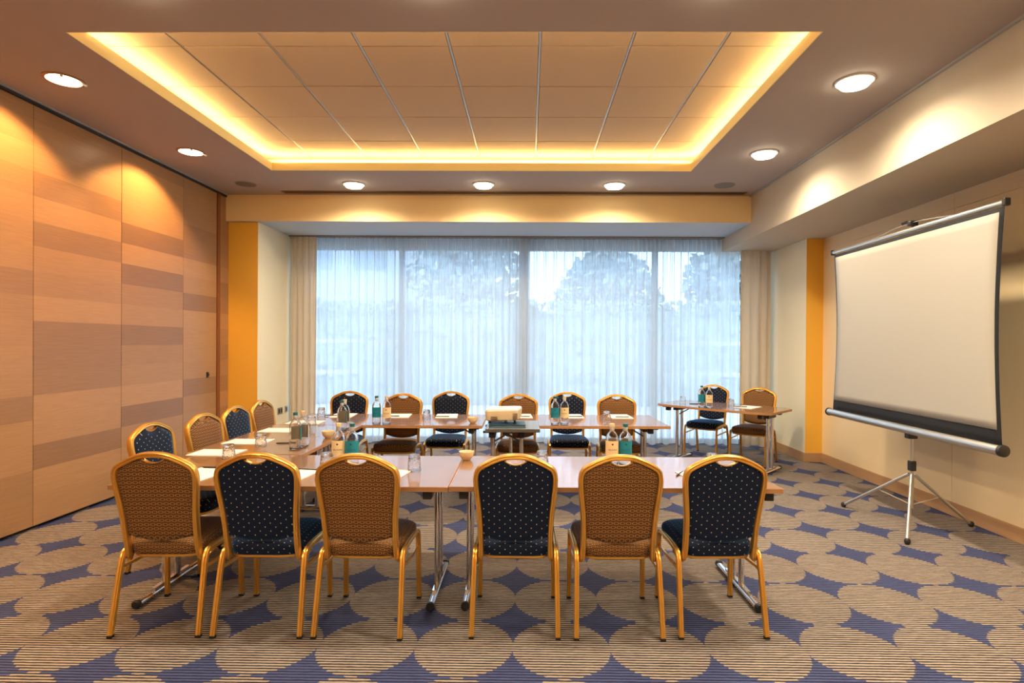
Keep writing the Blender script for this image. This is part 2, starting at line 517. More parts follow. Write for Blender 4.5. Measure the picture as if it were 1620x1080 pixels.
# left folding wall of oak panels
wl = struct(MB().box(XL - .25, XL - .06, YF, YPL, 0, ZC).build('wall_left', BLACK))
zb = [.03] + [.265 + .19 * i for i in range(16)] + [3.232]
P2 = [.7, .8, .2, .85, .8, .35, .28, .25, .85, .6, .65, .25, .78, .3, .8, .6, .45]
P3 = [.75, .7, .65, .1, .85, .6, .5, .1, .62, .45, .1, .8, .12, .75, .7, .75, .4]
P4 = [.7, .6, .6, .5, .15, .6, .65, .7, .75, .05, .55, .7, .2, .2, .55, .5, .4]
P1 = [.45, .4, .75, .75, .35, .7, .65, .6, .55, .3, .75, .7, .75, .6, .8, .5, .4]
P5 = [.4, .5, .4, .6, .3, .5, .3, .4, .6, .2, .2, .5, .3, .4, .3, .3, .3]
seams = [(-2.6, -1.42, P3), (-1.42, -.46, P4), (-.46, .5, P1), (.5, 1.45, P2), (1.45, 2.41, P3), (2.41, 3.365, P4), (3.365, 4.315, P1), (4.315, 5.26, P2), (5.26, 6.207, P3), (6.207, 6.875, P4), (6.94, 7.15, P5)]
for (a, b, tones) in seams:
    m = MB(); tn = []
    for i in range(17):
        k0 = len(m.f)
        m.box(XL - .05, XL, a + .003, b - .003, zb[i], zb[i + 1])
        tn += [tones[i] + random.uniform(-.05, .05)] * (len(m.f) - k0)
    o = m.build('wall_panel', WOODWALL, wl)
    at = o.data.attributes.new('tone', 'FLOAT', 'FACE')
    for i, p in enumerate(o.data.polygons): at.data[i].value = tn[i]
m = MB(); m.bbox(XL - .05, XL + .012, 6.875, 6.94, .02, 3.24, .003)
m.build('jamb', DARKWOOD, wl)
struct(MB().box(XL - .05, XL + .012, YF, YBK, ZC - .030, ZC - .001).build('trim_6', BLACK))
struct(MB().box(XL + .012, XL + .030, YF, YBK, ZC - .010, ZC + .001).build('trim_7', mat('track_edge', (.6, .6, .6), .4, .5)))
lk = MB(); lk.bbox(XL - .001, XL + .012, 6.66, 6.70, 1.02, 1.085, .003); lk.tube([(XL + .01, 6.68, 1.052), (XL + .022, 6.68, 1.052)], .011)
lk.build('lock', BLACK, wl)

# wall behind the camera
struct(MB().box(-4, 4, YF - .2, YF, 0, ZC).build('wall_front', CREAM))
# window wall: jambs and glazing
struct(MB().box(-4.0, -3.38, YW + .01, YW + .25, 0, ZBB).box(3.40, 4.0, YW + .01, YW + .25, 0, ZBB).build('wall_back', REVEAL))
for wi, (x0, x1) in enumerate(((-3.38, -.08), (-.08, 3.40))):
    m = MB(); y0, y1 = YW + .04, YW + .12
    m.box(x0, x1, y0, y1, 2.80, ZBB); m.box(x0, x1, y0, y1, 0, .06)
    mu = -1.87 if wi == 0 else 1.84
    for xx, w_ in ((x0 + .035, .035), (x1 - .035, .035), (mu, .04)): m.box(xx - w_, xx + w_, y0, y1, .06, 2.80)
    w = struct(m.build('window_%d' % (wi + 1), FRAMEGREY))
    g = MB(); g.box(x0 + .07, mu - .04, y0 + .03, y0 + .036, .06, 2.80); g.box(mu + .04, x1 - .07, y0 + .03, y0 + .036, .06, 2.80)
    g.build('pane', PANE, w)

# wall sockets on the left reveal
so = thing('wall_socket', 'double metal wall socket plate on the left window reveal', 'socket', (-3.40, 7.80, .50))
MB().bbox(0, .008, -.075, .075, -.045, .045, .002).build('plate', STEEL, so)
mm = MB()
for s in (-1, 1): mm.box(.007, .0095, s * .036 - .022, s * .036 + .022, -.028, .028)
mm.build('socket_insert', BLACK, so)
so = thing('wall_socket', 'single metal wall outlet plate nearest the left window drape', 'socket', (-3.40, 8.0, .50))
MB().bbox(0, .008, -.045, .045, -.045, .045, .002).build('plate', STEEL, so)
MB().box(.007, .0095, -.022, .022, -.028, .028).build('socket_insert', BLACK, so)

# ------------------------------------------------------------------ curtains
def curtain(name, x0, x1, y, z0, z1, per, amp, mat_, seed, flare=0.0):
    rnd = random.Random(seed); dx = .007; nx = int((x1 - x0) / dx); nz = 22
    ph = [rnd.uniform(0, 6.28) for _ in range(8)]
    m = MB(); vs = []
    for j in range(nz + 1):
        t = j / nz; z = z1 - t * (z1 - z0)
        for i in range(nx + 1):
            s = i / nx; x = x0 + s * (x1 - x0)
            w = x + .05 * math.sin(x * 2.1 + ph[0]) + .02 * math.sin(x * 7.3 + ph[1])
            fine = math.sin(2 * PI * w / (per * .55) + ph[2]) * (1 - t) ** 2 * .55
            mid = math.sin(2 * PI * w / per + ph[3] + .6 * math.sin(3 * w + ph[6])) * (.35 + .65 * t)
            big = math.sin(2 * PI * w / (per * 2.7) + ph[4] + .3 * t) * .7 * (.3 + .7 * t)
            yy = y + amp * (fine + mid + big * .8)
            xx = x + amp * .35 * math.sin(2 * PI * w / per + ph[3] + 1.2) * (.3 + t) + flare * t * (s - .5)
            zz = z + (0.012 * math.sin(2 * PI * w / (per * 2) + ph[5]) if j == nz else 0)
            vs.append((xx, yy, zz))
    fs = []
    for j in range(nz):
        for i in range(nx):
            a = j * (nx + 1) + i; fs.append((a, a + 1, a + nx + 2, a + nx + 1))
    m.add(vs, fs, True)
    o = m.build(name, mat_, None, 180)
    return o
tag(curtain('sheer_curtain', -3.03, -.035, 8.13, .03, 2.925, .100, .025, SHEER, 3), 'white sheer voile curtain over the left half of the window', 'curtain', None)
tag(curtain('sheer_curtain', -.105, 2.98, 8.165, .03, 2.925, .108, .025, SHEER, 11), 'white sheer voile curtain over the right half of the window', 'curtain', None)
tag(curtain('drape', -3.375, -2.99, 8.05, .02, 2.925, .085, .022, DRAPE, 5), 'beige drape gathered at the left end of the window', 'curtain')
tag(curtain('drape', 2.95, 3.37, 8.06, .03, 2.925, .10, .026, DRAPE, 8), 'beige drape gathered at the right end of the window, beside the corner table', 'curtain')
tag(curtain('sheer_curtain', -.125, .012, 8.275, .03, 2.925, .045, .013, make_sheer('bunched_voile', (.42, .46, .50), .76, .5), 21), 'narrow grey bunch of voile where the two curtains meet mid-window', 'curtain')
tr = MB(); tr.box(-3.38, 3.38, 8.02, 8.22, 2.926, 2.94)
struct(tr.build('trim_8', mat('curtain_track', (.20, .16, .12), .5)))

# ------------------------------------------------------------------ ceiling fittings
DIFF = emit('lit_diffuser', (1.0, .90, .66), 16.0)
DIFF2 = emit('lit_lamp', (1.0, .83, .58), 12.0)
def spot(parent, power, col, size=166, blend=.8, rad=.07, loc=(0, 0, -.07), rot=(0, 0, 0)):
    l = bpy.data.lights.new('lamp_beam', 'SPOT'); l.energy = power; l.color = col
    l.spot_size = math.radians(size); l.spot_blend = blend; l.shadow_soft_size = rad
    o = bpy.data.objects.new('lamp_beam', l); C.objects.link(o); o.parent = parent; o.location = loc; o.rotation_euler = rot
    return o
WARM = (1.0, .80, .54)
def downlight_proto():
    t = thing('ceiling_downlight', '', 'ceiling light', (0, 0, ZC))
    MB().lathe([(.125, .0), (.125, -.006), (.118, -.012), (.100, -.012), (.098, -.004), (.098, .0)], 40).build('trim_ring', WHITE, t)
    MB().lathe([(.096, -.003), (.096, -.028), (.088, -.038), (.05, -.043), (.001, -.044)], 40).build('diffuser', DIFF, t)
    spot(t, SPOT, WARM)
    return t
def washer_proto():
    t = thing('wall_washer_light', '', 'ceiling light', (0, 0, ZC))
    MB().lathe([(.125, .0), (.125, -.005), (.115, -.010), (.104, -.008), (.102, .0)], 40).build('trim_ring', mat('bronze_ring', (.42, .27, .14), .4, .5), t)
    MB().lathe([(.103, -.001), (.103, -.005), (.09, -.010), (.05, -.012), (.001, -.013)], 40).build('lamp_lens', DIFF2, t)
    for a in (-1.0, .35):
        m = MB(); c, s = math.cos(a), math.sin(a)
        m.tube([(c * .085, s * .085, -.008), (c * .115, s * .115, -.016), (c * .135, s * .135, -.024)], .008)
        m.build('clip_arm', WHITE, t)
    spot(t, WASH, (1.0, .51, .165), 112, .35, .03, (0, 0, -.05), (0, math.radians(24), 0))
    return t
dl = downlight_proto(); used = False
DL = [(2.231, 3.986, 'round ceiling downlight over the projector screen, largest of those on the right'), (2.224, 5.485, 'round ceiling downlight to the right of the recess, nearer the window corner'),
      (-2.024, 6.588, 'leftmost of the three round downlights in front of the window bulkhead'), (-.529, 6.574, 'middle one of the three round downlights in front of the window bulkhead'),
      (.969, 6.585, 'rightmost of the three round downlights in front of the window bulkhead')]
for x, y, l in DL:
    place(dl, used, (x, y, ZC), 0, l, 'round ceiling downlights'); used = True
for x, y, l in [(-2.024, 2.88, 'just above the picture, left one of the middle row'), (-.529, 2.88, 'just above the picture, centre of the middle row'), (.969, 2.88, 'just above the picture, right one of the middle row'),
                (2.231, 2.48, 'right of the camera, farther along the bulkhead'), (2.231, .98, 'right of the camera, nearest to it'), (-2.024, -.55, 'behind the camera, left'), (-.529, -.55, 'behind the camera, centre'), (.969, -.55, 'behind the camera, right')]:
    place(dl, True, (x, y, ZC), 0, 'round ceiling downlight ' + l, 'downlights outside the picture')
wp = washer_proto(); used = False
for x, y, l in [(-3.256, 3.971, 'round wall washer beside the oak wall, nearer the camera'), (-3.259, 5.481, 'round wall washer beside the oak wall, nearer the window'),
                (-3.256, 2.46, 'round wall washer beside the oak wall, outside the picture'), (-3.256, .95, 'rearmost round wall washer beside the oak wall, outside the picture')]:
    place(wp, used, (x, y, ZC), 0, l, 'wall washers by the oak wall'); used = True
sp = thing('ceiling_speaker', 'round grey ceiling speaker in the left corner by the oak wall', 'speaker', (-3.282, 6.6, ZC))
MB().lathe([(.118, 0), (.118, -.004), (.108, -.008), (.106, -.004)], 36).build('rim', mat('speaker_rim', (.26, .23, .20), .5), sp)
MB().lathe([(.106, -.003), (.106, -.006), (.05, -.0075), (.001, -.008)], 36).build('grille', GREYMETAL, sp)
s2 = copy_tree(sp); s2.location = (2.226, 6.60, ZC); s2['label'] = 'round grey ceiling speaker in the right corner by the bulkhead'
sp['group'] = s2['group'] = 'ceiling speakers'

# ------------------------------------------------------------------ banquet chairs
def hoop_y(z):
    pts = [(.36, -.142), (.46, -.165), (.6, -.190), (.72, -.212), (.80, -.226), (.92, -.247)]
    if z <= pts[0][0]: return pts[0][1]
    for (a, b), (c, d) in zip(pts, pts[1:]):
        if z <= c: return b + (d - b) * (z - a) / (c - a)
    return pts[-1][1]
def smooth_path(pts, it=2):
    P = [Vector(p) for p in pts]
    for _ in range(it):
        Q = [P[0]]
        for a, b in zip(P, P[1:]): Q += [a * .75 + b * .25, a * .25 + b * .75]
        Q.append(P[-1]); P = Q
    return P
FLUTE = [(-.012, -.009), (-.009, -.012), (-.003, -.012), (0, -.0095), (.003, -.012), (.009, -.012), (.012, -.009), (.012, -.003), (.0095, 0), (.012, .003), (.012, .009), (.009, .012), (.003, .012), (0, .0095), (-.003, .012), (-.009, .012), (-.012, .009), (-.012, .003), (-.0095, 0), (-.012, -.003)]
def seat_loop(z, inset):
    pts = []
    n = 44
    for i in range(n):
        a = 2 * PI * i / n
        e = .38
        u = math.copysign(abs(math.cos(a)) ** e, math.cos(a)); w = math.copysign(abs(math.sin(a)) ** e, math.sin(a))
        y = .042 + w * (.200 - inset)
        hw = .182 + (y + .158) / .40 * .030
        # gentle bow at the front
        x = u * (hw - inset)
        if w > .95: y += .012 * (1 - (x / hw) ** 2)
        pts.append((x, y, z))
    return pts
def make_chair(fabric, label, frame=GOLD):
    t = thing('banquet_chair', label, 'chair')
    # seat
    L = [seat_loop(.378, .010), seat_loop(.384, .001), seat_loop(.425, -.002), seat_loop(.441, .004), seat_loop(.451, .018), seat_loop(.457, .045), seat_loop(.461, .10), seat_loop(.462, .15)]
    MB().loft(L).build('seat', fabric, t, 60)
    MB().loft([[(x, y + .006, z) for x, y, z in seat_loop(a, b)] for a, b in ((.362, .010), (.366, .006), (.376, .006), (.379, .010))]).build('seat_frame', frame, t)
    # back pad
    def W(z):
        pts = [(.44, .156), (.50, .163), (.58, .168), (.66, .176), (.73, .185), (.79, .189), (1, .189)]
        for (a, b), (c, d) in zip(pts, pts[1:]):
            if z <= c: return b + (d - b) * max(0, z - a) / (c - a)
        return .184
    NS, NT_ = 28, 22
    front = []; back = []
    for j in range(NT_ + 1):
        tt = j / NT_
        for i in range(NS + 1):
            s = math.sin((i / NS - .5) * PI) if False else (i / NS * 2 - 1)
            zbm = .452 + .032 * s * s
            ax = abs(s) * .189
            if ax > .168: zt = .800 + .028 * (1 - ((ax - .168) / .021) ** 2)
            elif ax > .05: zt = .888 - (ax - .05) / .118 * .060
            else: zt = .854 + .016 * (ax / .05) ** 2 + (.010 if ax > .046 else 0)
            z = zbm + tt * (zt - zbm)
            x = s * W(z)
            d = .019 * (max(0, 1 - abs(s) ** 6)) ** .5 * (max(0, 1 - abs(2 * tt - 1) ** 10)) ** .5 + .004
            y = hoop_y(z)
            front.append((x, y + d, z)); back.append((x, y - d * .62, z))
    vs = front + back; o_ = len(front); fs = []
    R_ = NS + 1
    for j in range(NT_):
        for i in range(NS):
            a = j * R_ + i
            fs.append((a, a + 1, a + R_ + 1, a + R_)); fs.append((o_ + a, o_ + a + R_, o_ + a + R_ + 1, o_ + a + 1))
    for i in range(NS):
        fs.append((i, o_ + i, o_ + i + 1, i + 1)); a = NT_ * R_ + i; fs.append((a, a + 1, o_ + a + 1, o_ + a))
    for j in range(NT_):
        a = j * R_; fs.append((a, a + R_, o_ + a + R_, o_ + a)); a = j * R_ + NS; fs.append((a, o_ + a, o_ + a + R_, a + R_))
    MB().add(vs, fs, True).build('backrest', fabric, t, 60)
    # hoop
    half = [(.200, .380, -.075), (.190, .366, -.118), (.178, .366, -.142), (.1735, .40, None), (.1735, .46, None), (.175, .54, None), (.180, .62, None), (.188, .69, None), (.194, .75, None),
            (.196, .793, None), (.186, .829, None), (.160, .849, None), (.10, .878, None), (.055, .894, None), (0, .898, None)]
    right = [(x, hoop_y(z) if y is None else y, z) for x, z, y in half]
    left = [(-x, y, z) for x, y, z in right[:-1]][::-1]
    path = smooth_path(right + left, 2)
    sec = [(-.0125, -.010), (-.0125, .012), (-.009, .017), (-.003, .0175), (.000, .0145), (.004, .017), (.0095, .0165), (.013, .011), (.0135, 0), (.013, -.011), (.0095, -.0165), (.004, -.017), (0, -.0145), (-.003, -.0175), (-.009, -.017)]
    MB().sweep(path, sec, (0, 1, .12)).build('back_frame', frame, t)
    # handle rim
    hp = [(x, hoop_y(.87),   .855 + .017 * (x / .05) ** 2) for x in [-.054 + .108 * i / 10 for i in range(11)]]
    MB().sweep(hp, [(-.002, -.010), (.002, -.010), (.002, .012), (-.002, .012)], (0, 1, 0)).build('handle_rim', frame, t)
    # legs
    for s in (-1, 1):
        rear = smooth_path([(s * .212, -.228, .012), (s * .209, -.19, .20), (s * .2065, -.165, .32), (s * .205, -.150, .375), (s * .2045, -.122, .398), (s * .204, -.06, .403)], 2)
        front_ = smooth_path([(s * .209, .236, .012), (s * .207, .230, .20), (s * .206, .226, .345), (s * .2055, .214, .385), (s * .205, .18, .402), (s * .2045, .12, .404)], 2)
        for p in (rear, front_):
            lg = MB().sweep(p, FLUTE, (1, 0, 0)).build('leg', frame, t)
            q = p[0]
            MB().bbox(q.x - .0125, q.x + .0125, q.y - .0125, q.y + .0125, 0, .014, .002).build('foot_cap', BLACK, lg)
        MB().sweep([(s * .204, -.07, .403), (s * .2045, .0, .405), (s * .2045, .13, .404)], FLUTE, (1, 0, 0)).build('side_rail', frame, t)
        MB().sweep([(s * .2065, -.165, .318), (s * .206, 0, .310), (s * .206, .226, .303)], [(-.008, -.004), (.008, -.004), (.008, .004), (-.008, .004)], (1, 0, 0)).build('stretcher', frame, t)
    return t
navy = make_chair(DOTS, ''); brown = make_chair(RINGS, '')
un = [False, False]
def chair(kind, x, y, rz, label, group):
    i = 0 if kind == 'n' else 1
    o = place((navy, brown)[i], un[i], (x, y, 0), rz, label, group); un[i] = True
    return o
G1, G2, G3, G4 = 'chairs in the front row with their backs to the camera', 'chairs along the left side beside the oak wall', 'chairs on the far side in front of the window', 'chairs at the corner table'
chair('b', -1.828, 3.00, math.radians(2), 'brown patterned chair at the left end of the front row, back to camera', G1)
chair('n', -1.326, 3.005, math.radians(1), 'navy dotted chair second from left in the front row, back to camera', G1)
chair('b', -.826, 3.005, math.radians(-1), 'brown patterned chair in front row, just left of the chrome table legs', G1)
chair('n', -.060, 3.03, 0, 'navy dotted chair in front row, just right of the chrome table legs', G1)
chair('b', .450, 3.03, math.radians(1), 'brown patterned chair between two navy ones in the right of the front row', G1)
chair('n', .962, 3.055, math.radians(2), 'navy dotted chair at the right end of the front row, back to camera', G1)
chair('n', -2.25, 3.73, math.radians(-90 - 2), 'navy dotted chair on the left side, nearest the camera by the oak wall', G2)
chair('b', -2.19, 4.226, math.radians(-90 - 4), 'brown chair on the left side, between the two navy ones', G2)
chair('n', -2.21, 4.74, math.radians(-90 - 2), 'navy chair on the left side, second from the window end', G2)
chair('b', -2.22, 5.23, math.radians(-90 - 1), 'brown chair on the left side, nearest the window', G2)
chair('n', -1.95, 6.03, PI + math.radians(2), 'navy dotted chair at the left end of the window row', G3)
chair('b', -1.32, 5.80, PI, 'brown patterned chair second from left in the window row, behind two bottles', G3)
chair('n', -.86, 6.11, PI - math.radians(1), 'navy dotted chair in the window row, left of the projector', G3)
chair('b', -.105, 5.84, PI, 'brown patterned chair in the window row, just behind the projector', G3)
chair('n', .43, 6.13, PI, 'navy dotted chair in the window row, right of the projector', G3)
chair('b', .93, 5.88, PI - math.radians(2), 'brown patterned chair at the right end of the window row', G3)
chair('n', 2.33, 7.50, math.radians(180 - 38), 'navy dotted chair at the corner table, left one of its pair', G4)
chair('b', 2.76, 7.06, math.radians(180 - 38), 'brown patterned chair at the corner table, beside the cream wall', G4)

# ------------------------------------------------------------------ flip-top tables
ZT = .715
def t_leg(parent, x, yc, half, dirn, zt=ZT - .026, hw=.30, chr=CHROME):
    """T leg standing at x, foot bar along local y"""
    m = MB()
    m.sweep([(x, yc - half, .024), (x, yc + half, .024)], [(.020 * math.cos(2 * PI * i / 14), .016 * math.sin(2 * PI * i / 14)) for i in range(14)], (0, 0, 1))
    m.sweep([(x, yc - half * .55, .044), (x, yc + half * .55, .044)], [(.012, -.012), (.012, .01), (-.012, .01), (-.012, -.012)], (0, 0, 1))
    for s in (-1, 1):
        m.sweep([(x, yc + s * .058, .045), (x, yc + s * .058, zt - .03)], [(.017 * math.cos(2 * PI * i / 12), .022 * math.sin(2 * PI * i / 12)) for i in range(12)], (0, 1, 0))
    lg = m.build('leg', chr, parent)
    for s in (-1, 1):
        MB().lathe([(.001, -.012), (.018, -.012), (.023, -.006), (.023, .012), (.020, .016)], 18, (x, yc + s * (half + .002), .026), 'y').build('foot_cap', BLACK, lg)
    b = MB(); b.bbox(x - .028, x + .028, yc - .11, yc + .11, zt - .065, zt - .022, .006)
    b.box(x - .02, x + .02, -hw, hw, zt - .022, zt)
    for sg in (-1, 1):
        y0 = sg * (hw - .03)
        b.bbox(x - .024, x + .024, y0 - .03, y0 + .03, zt - .052, zt - .0005, .006)
        b.bbox(min(x, x - dirn * .07), max(x, x - dirn * .07), y0 - .02, y0 + .02, zt - .016, zt - .0005, .004)
        b.bbox(min(x, x + dirn * .06), max(x, x + dirn * .06), y0 - .012, y0 + .012, zt - .012, zt - .0005, .003)
    b.build('bracket', BLACK, lg)
    MB().tube([(x, yc - .0, zt - .12), (x + dirn * .12, yc, zt - .05), (x + dirn * .19, yc, zt - .004)], .007).build('brace', GREYMETAL if True else chr, lg)
def make_table(label, L, W, loc, rz, legs, zt=ZT, halff=.31, foot_dy=0, top=None, edge=None, group='folding conference tables', shape=None):
    t = thing('folding_table', label, 'table', loc, rz, group)
    th = .026
    if shape is None:
        m = MB(); m.bbox(-L / 2, L / 2, -W / 2, W / 2, zt - th, zt, .002)
        m.build('tabletop', top or TABLEWOOD, t)
        e = MB(); q = .0022
        e.box(-L / 2 - q, L / 2 + q, -W / 2 - q, -W / 2 + .0005, zt - th + .0015, zt - .0015); e.box(-L / 2 - q, L / 2 + q, W / 2 - .0005, W / 2 + q, zt - th + .0015, zt - .0015)
        e.box(-L / 2 - q, -L / 2 + .0005, -W / 2, W / 2, zt - th + .0015, zt - .0015); e.box(L / 2 - .0005, L / 2 + q, -W / 2, W / 2, zt - th + .0015, zt - .0015)
        e.build('edge_band', edge or EDGEWOOD, t)
    else:
        m = MB(); m.loft([[(x * .998, y * .998, zt - th) for x, y in shape], [(x, y, zt - th + .002) for x, y in shape], [(x, y, zt - .002) for x, y in shape], [(x * .998, y * .998, zt) for x, y in shape]], smooth=False)
        m.build('tabletop', top or TABLEWOOD, t)
        e = MB(); e.loft([[(x * 1.0025, y * 1.0045, zt - th + .0015) for x, y in shape], [(x * 1.0025, y * 1.0045, zt - .0025) for x, y in shape]], smooth=False)
        e.build('edge_band', edge or EDGEWOOD, t)
    r = MB(); r.box(legs[0] + .05, legs[1] - .05, -.03, .03, zt - th - .022, zt - th - .0005); r.build('under_rail', BLACK, t)
    t_leg(t, legs[0], foot_dy, halff, 1, zt - th, W / 2 - .05); t_leg(t, legs[1], foot_dy, halff, -1, zt - th, W / 2 - .05)
    return t
# near row
make_table('near conference table behind the four left chairs of the front row', 1.725, .80, (-1.276, 3.295, 0), math.radians(.6), (-.835, .752), foot_dy=.085)
make_table('near conference table behind the three right chairs of the front row', 1.70, .80, (.444, 3.325, 0), math.radians(.7), (-.782, .806), foot_dy=.085)
# left side: one table lengthways
make_table('conference table along the left side in front of the oak wall', 1.31, .765, (-1.855, 4.365, 0), math.radians(90), (-.398, .50), halff=.28)
# far row
make_table('far conference table left of the projector, with a bowl at its end', 1.80, .80, (-1.315, 5.445, 0), math.radians(.9), (-.60, .80))
make_table('far conference table right of the projector, in front of the window row', 1.60, .80, (.455, 5.50, 0), math.radians(1.8), (-.62, .64), foot_dy=-.05)
# end joint line on the far left table
shp = []
hl, hw_ = .70, .35
for i in range(13): # bowed near edge
    s = -1 + 2 * i / 12
    shp.append((s * (hl - .06), -hw_ - .045 * (1 - s * s)))
shp += [(hl - .01, -hw_ + .05), (hl, -hw_ + .12), (hl, hw_ - .08), (hl - .05, hw_ - .01)]
for i in range(13):
    s = 1 - 2 * i / 12
    shp.append((s * (hl - .08), hw_ + .03 * (1 - s * s)))
shp += [(-hl + .05, hw_ - .01), (-hl, hw_ - .08), (-hl, -hw_ + .12), (-hl + .01, -hw_ + .05)]
make_table('bow-fronted folding table standing alone at an angle in the window corner', 1.4, .7, (2.31, 6.86, 0), math.radians(-43.5), (-.56, .56), halff=.30, shape=shp)
# projector stand table
pt = make_table('small grey-topped table carrying the projector in the middle of the room', .42, .50, (-.125, 4.70, 0), math.radians(1), (-.165, .07), zt=.78, halff=.22,
                top=mat('grey_laminate', (.20, .21, .22), .08), edge=mat('grey_edge', (.09, .08, .07), .4), group=None)
pt.name = 'projector_table'

# ------------------------------------------------------------------ projector and binder
bd = thing('binder', 'dark blue flat binder lying under the projector', 'binder', (-.170, 4.64, .78), math.radians(3))
MB().bbox(-.145, .145, -.12, .11, 0, .004, .001).bbox(-.145, .145, -.12, .11, .018, .022, .001).bbox(-.147, -.142, -.12, .11, 0, .022, .001).build('cover', mat('binder_blue', (.02, .06, .11), .4), bd)
MB().box(-.139, .14, -.114, .106, .004, .018).build('pages', mat('binder_pages', (.09, .20, .30), .6), bd)
pj = thing('projector', 'cream video projector on the small table in the middle of the room', 'projector', (-.200, 4.68, .802), math.radians(-9))
def rr(w, d, z, r=.03, n=5, bow=0):
    pts = []
    for cx, cy, a0 in ((w - r, d - r, 0), (-w + r, d - r, 90), (-w + r, -d + r, 180), (w - r, -d + r, 270)):
        for i in range(n + 1):
            a = math.radians(a0 + 90 * i / n); pts.append((cx + r * math.cos(a), cy + r * math.sin(a), z))
    return pts
tilt = lambda L, k=.05: [(x, y, z + x * k) for x, y, z in L]
MB().loft([tilt(rr(.122, .092, .022)), tilt(rr(.132, .102, .030)), tilt(rr(.138, .108, .098)), tilt(rr(.137, .107, .101))]).build('body', mat('projector_warm_lit', (.62, .49, .32), .4, 0, bump=.02), pj)  # body tan includes the warm light falling on the cream front
MB().loft([tilt(rr(.137, .107, .1012)), tilt(rr(.1365, .1065, .110)), tilt(rr(.130, .100, .119)), tilt(rr(.10, .075, .1235))]).build('lid', mat('projector_white', (.78, .79, .80), .35), pj)
g = MB()
for i in range(2): g.box(-.085, -.03, -.1085, -.105, .036 + i * .014, .042 + i * .014)
g.build('vent', mat('vent_shadow', (.16, .10, .05), .7), pj)
g = MB()
for i in range(5): g.box(.095 + i * .008, .099 + i * .008, -.1085, -.102, .038, .088)
g.build('side_grille', mat('grille_brown', (.20, .13, .08), .6), pj)
g = MB(); g.box(-.03, .04, -.045, -.02, .1230, .1255); g.lathe([(.008, .1265), (.008, .130)], 12, (.07, 0, 0)); g.build('keypad', mat('keypad_grey', (.5, .52, .55), .5), pj)
MB().lathe([(.028, 0), (.028, .012), (.024, .016), (.02, .01)], 24, (.06, .098, .062), 'y').build('lens', BLACK, pj)
for (x, y) in ((-.10, -.075), (.105, -.075), (0, .08)):
    MB().lathe([(.014, -.001), (.014, .005), (.009, .008), (.009, .032)], 14, (x, y, 0)).build('foot', BLACK, pj)

# ------------------------------------------------------------------ bottles
TEAL = mat('teal_label', (.0, .22, .33), .5, 0, var=.05)
TAN = mat('cream_label', (.86, .68, .40), .5, 0, var=.03)
PAPERBACK = mat('label_paper_back', (.80, .72, .58), .7)
INKD = mat('label_ink_dark', (.03, .03, .04), .6); INKB = mat('label_ink_blue', (.01, .05, .11), .6)
INKF = mat('label_ink_faded', (.42, .30, .16), .6)
def text_mesh(txt, size):
    cu = bpy.data.curves.new('lettering', 'FONT'); cu.body = txt; cu.size = size; cu.align_x = 'CENTER'; cu.extrude = 0.0
    o = bpy.data.objects.new('lettering', cu); C.objects.link(o)
    bpy.context.view_layer.update()
    me = bpy.data.meshes.new_from_object(o)
    vs = [tuple(v.co) for v in me.vertices]; fs = [tuple(p.vertices) for p in me.polygons]
    bpy.data.objects.remove(o); bpy.data.curves.remove(cu)
    return vs, fs
def wrap(vs, r, z0):
    return [(r * math.sin(x / r), -r * math.cos(x / r), z0 + y) for x, y, _ in vs]
def arc_patch(r, a0, a1, z0, z1, n=24, t=.0006):
    m = MB(); lo = []
    for rr_, zz in ((r, z0), (r, z1), (r + t, z1), (r + t, z0)):
        lo.append([(rr_ * math.sin(a0 + (a1 - a0) * i / n), -rr_ * math.cos(a0 + (a1 - a0) * i / n), zz) for i in range(n + 1)])
    vs = [p for L in lo for p in L]; k = n + 1; fs = []
    for q in range(1, 4):
        for i in range(n):
            a = q * k + i; b = ((q + 1) % 4) * k + i
            fs.append((a, a + 1, b + 1, b))
    fs.append((0, k, 2 * k, 3 * k)); fs.append((n, 3 * k + n, 2 * k + n, k + n))
    m.add(vs, fs, True)
    m.add(vs, [(i, i + 1, k + i + 1, k + i) for i in range(n)], True, 1); return m
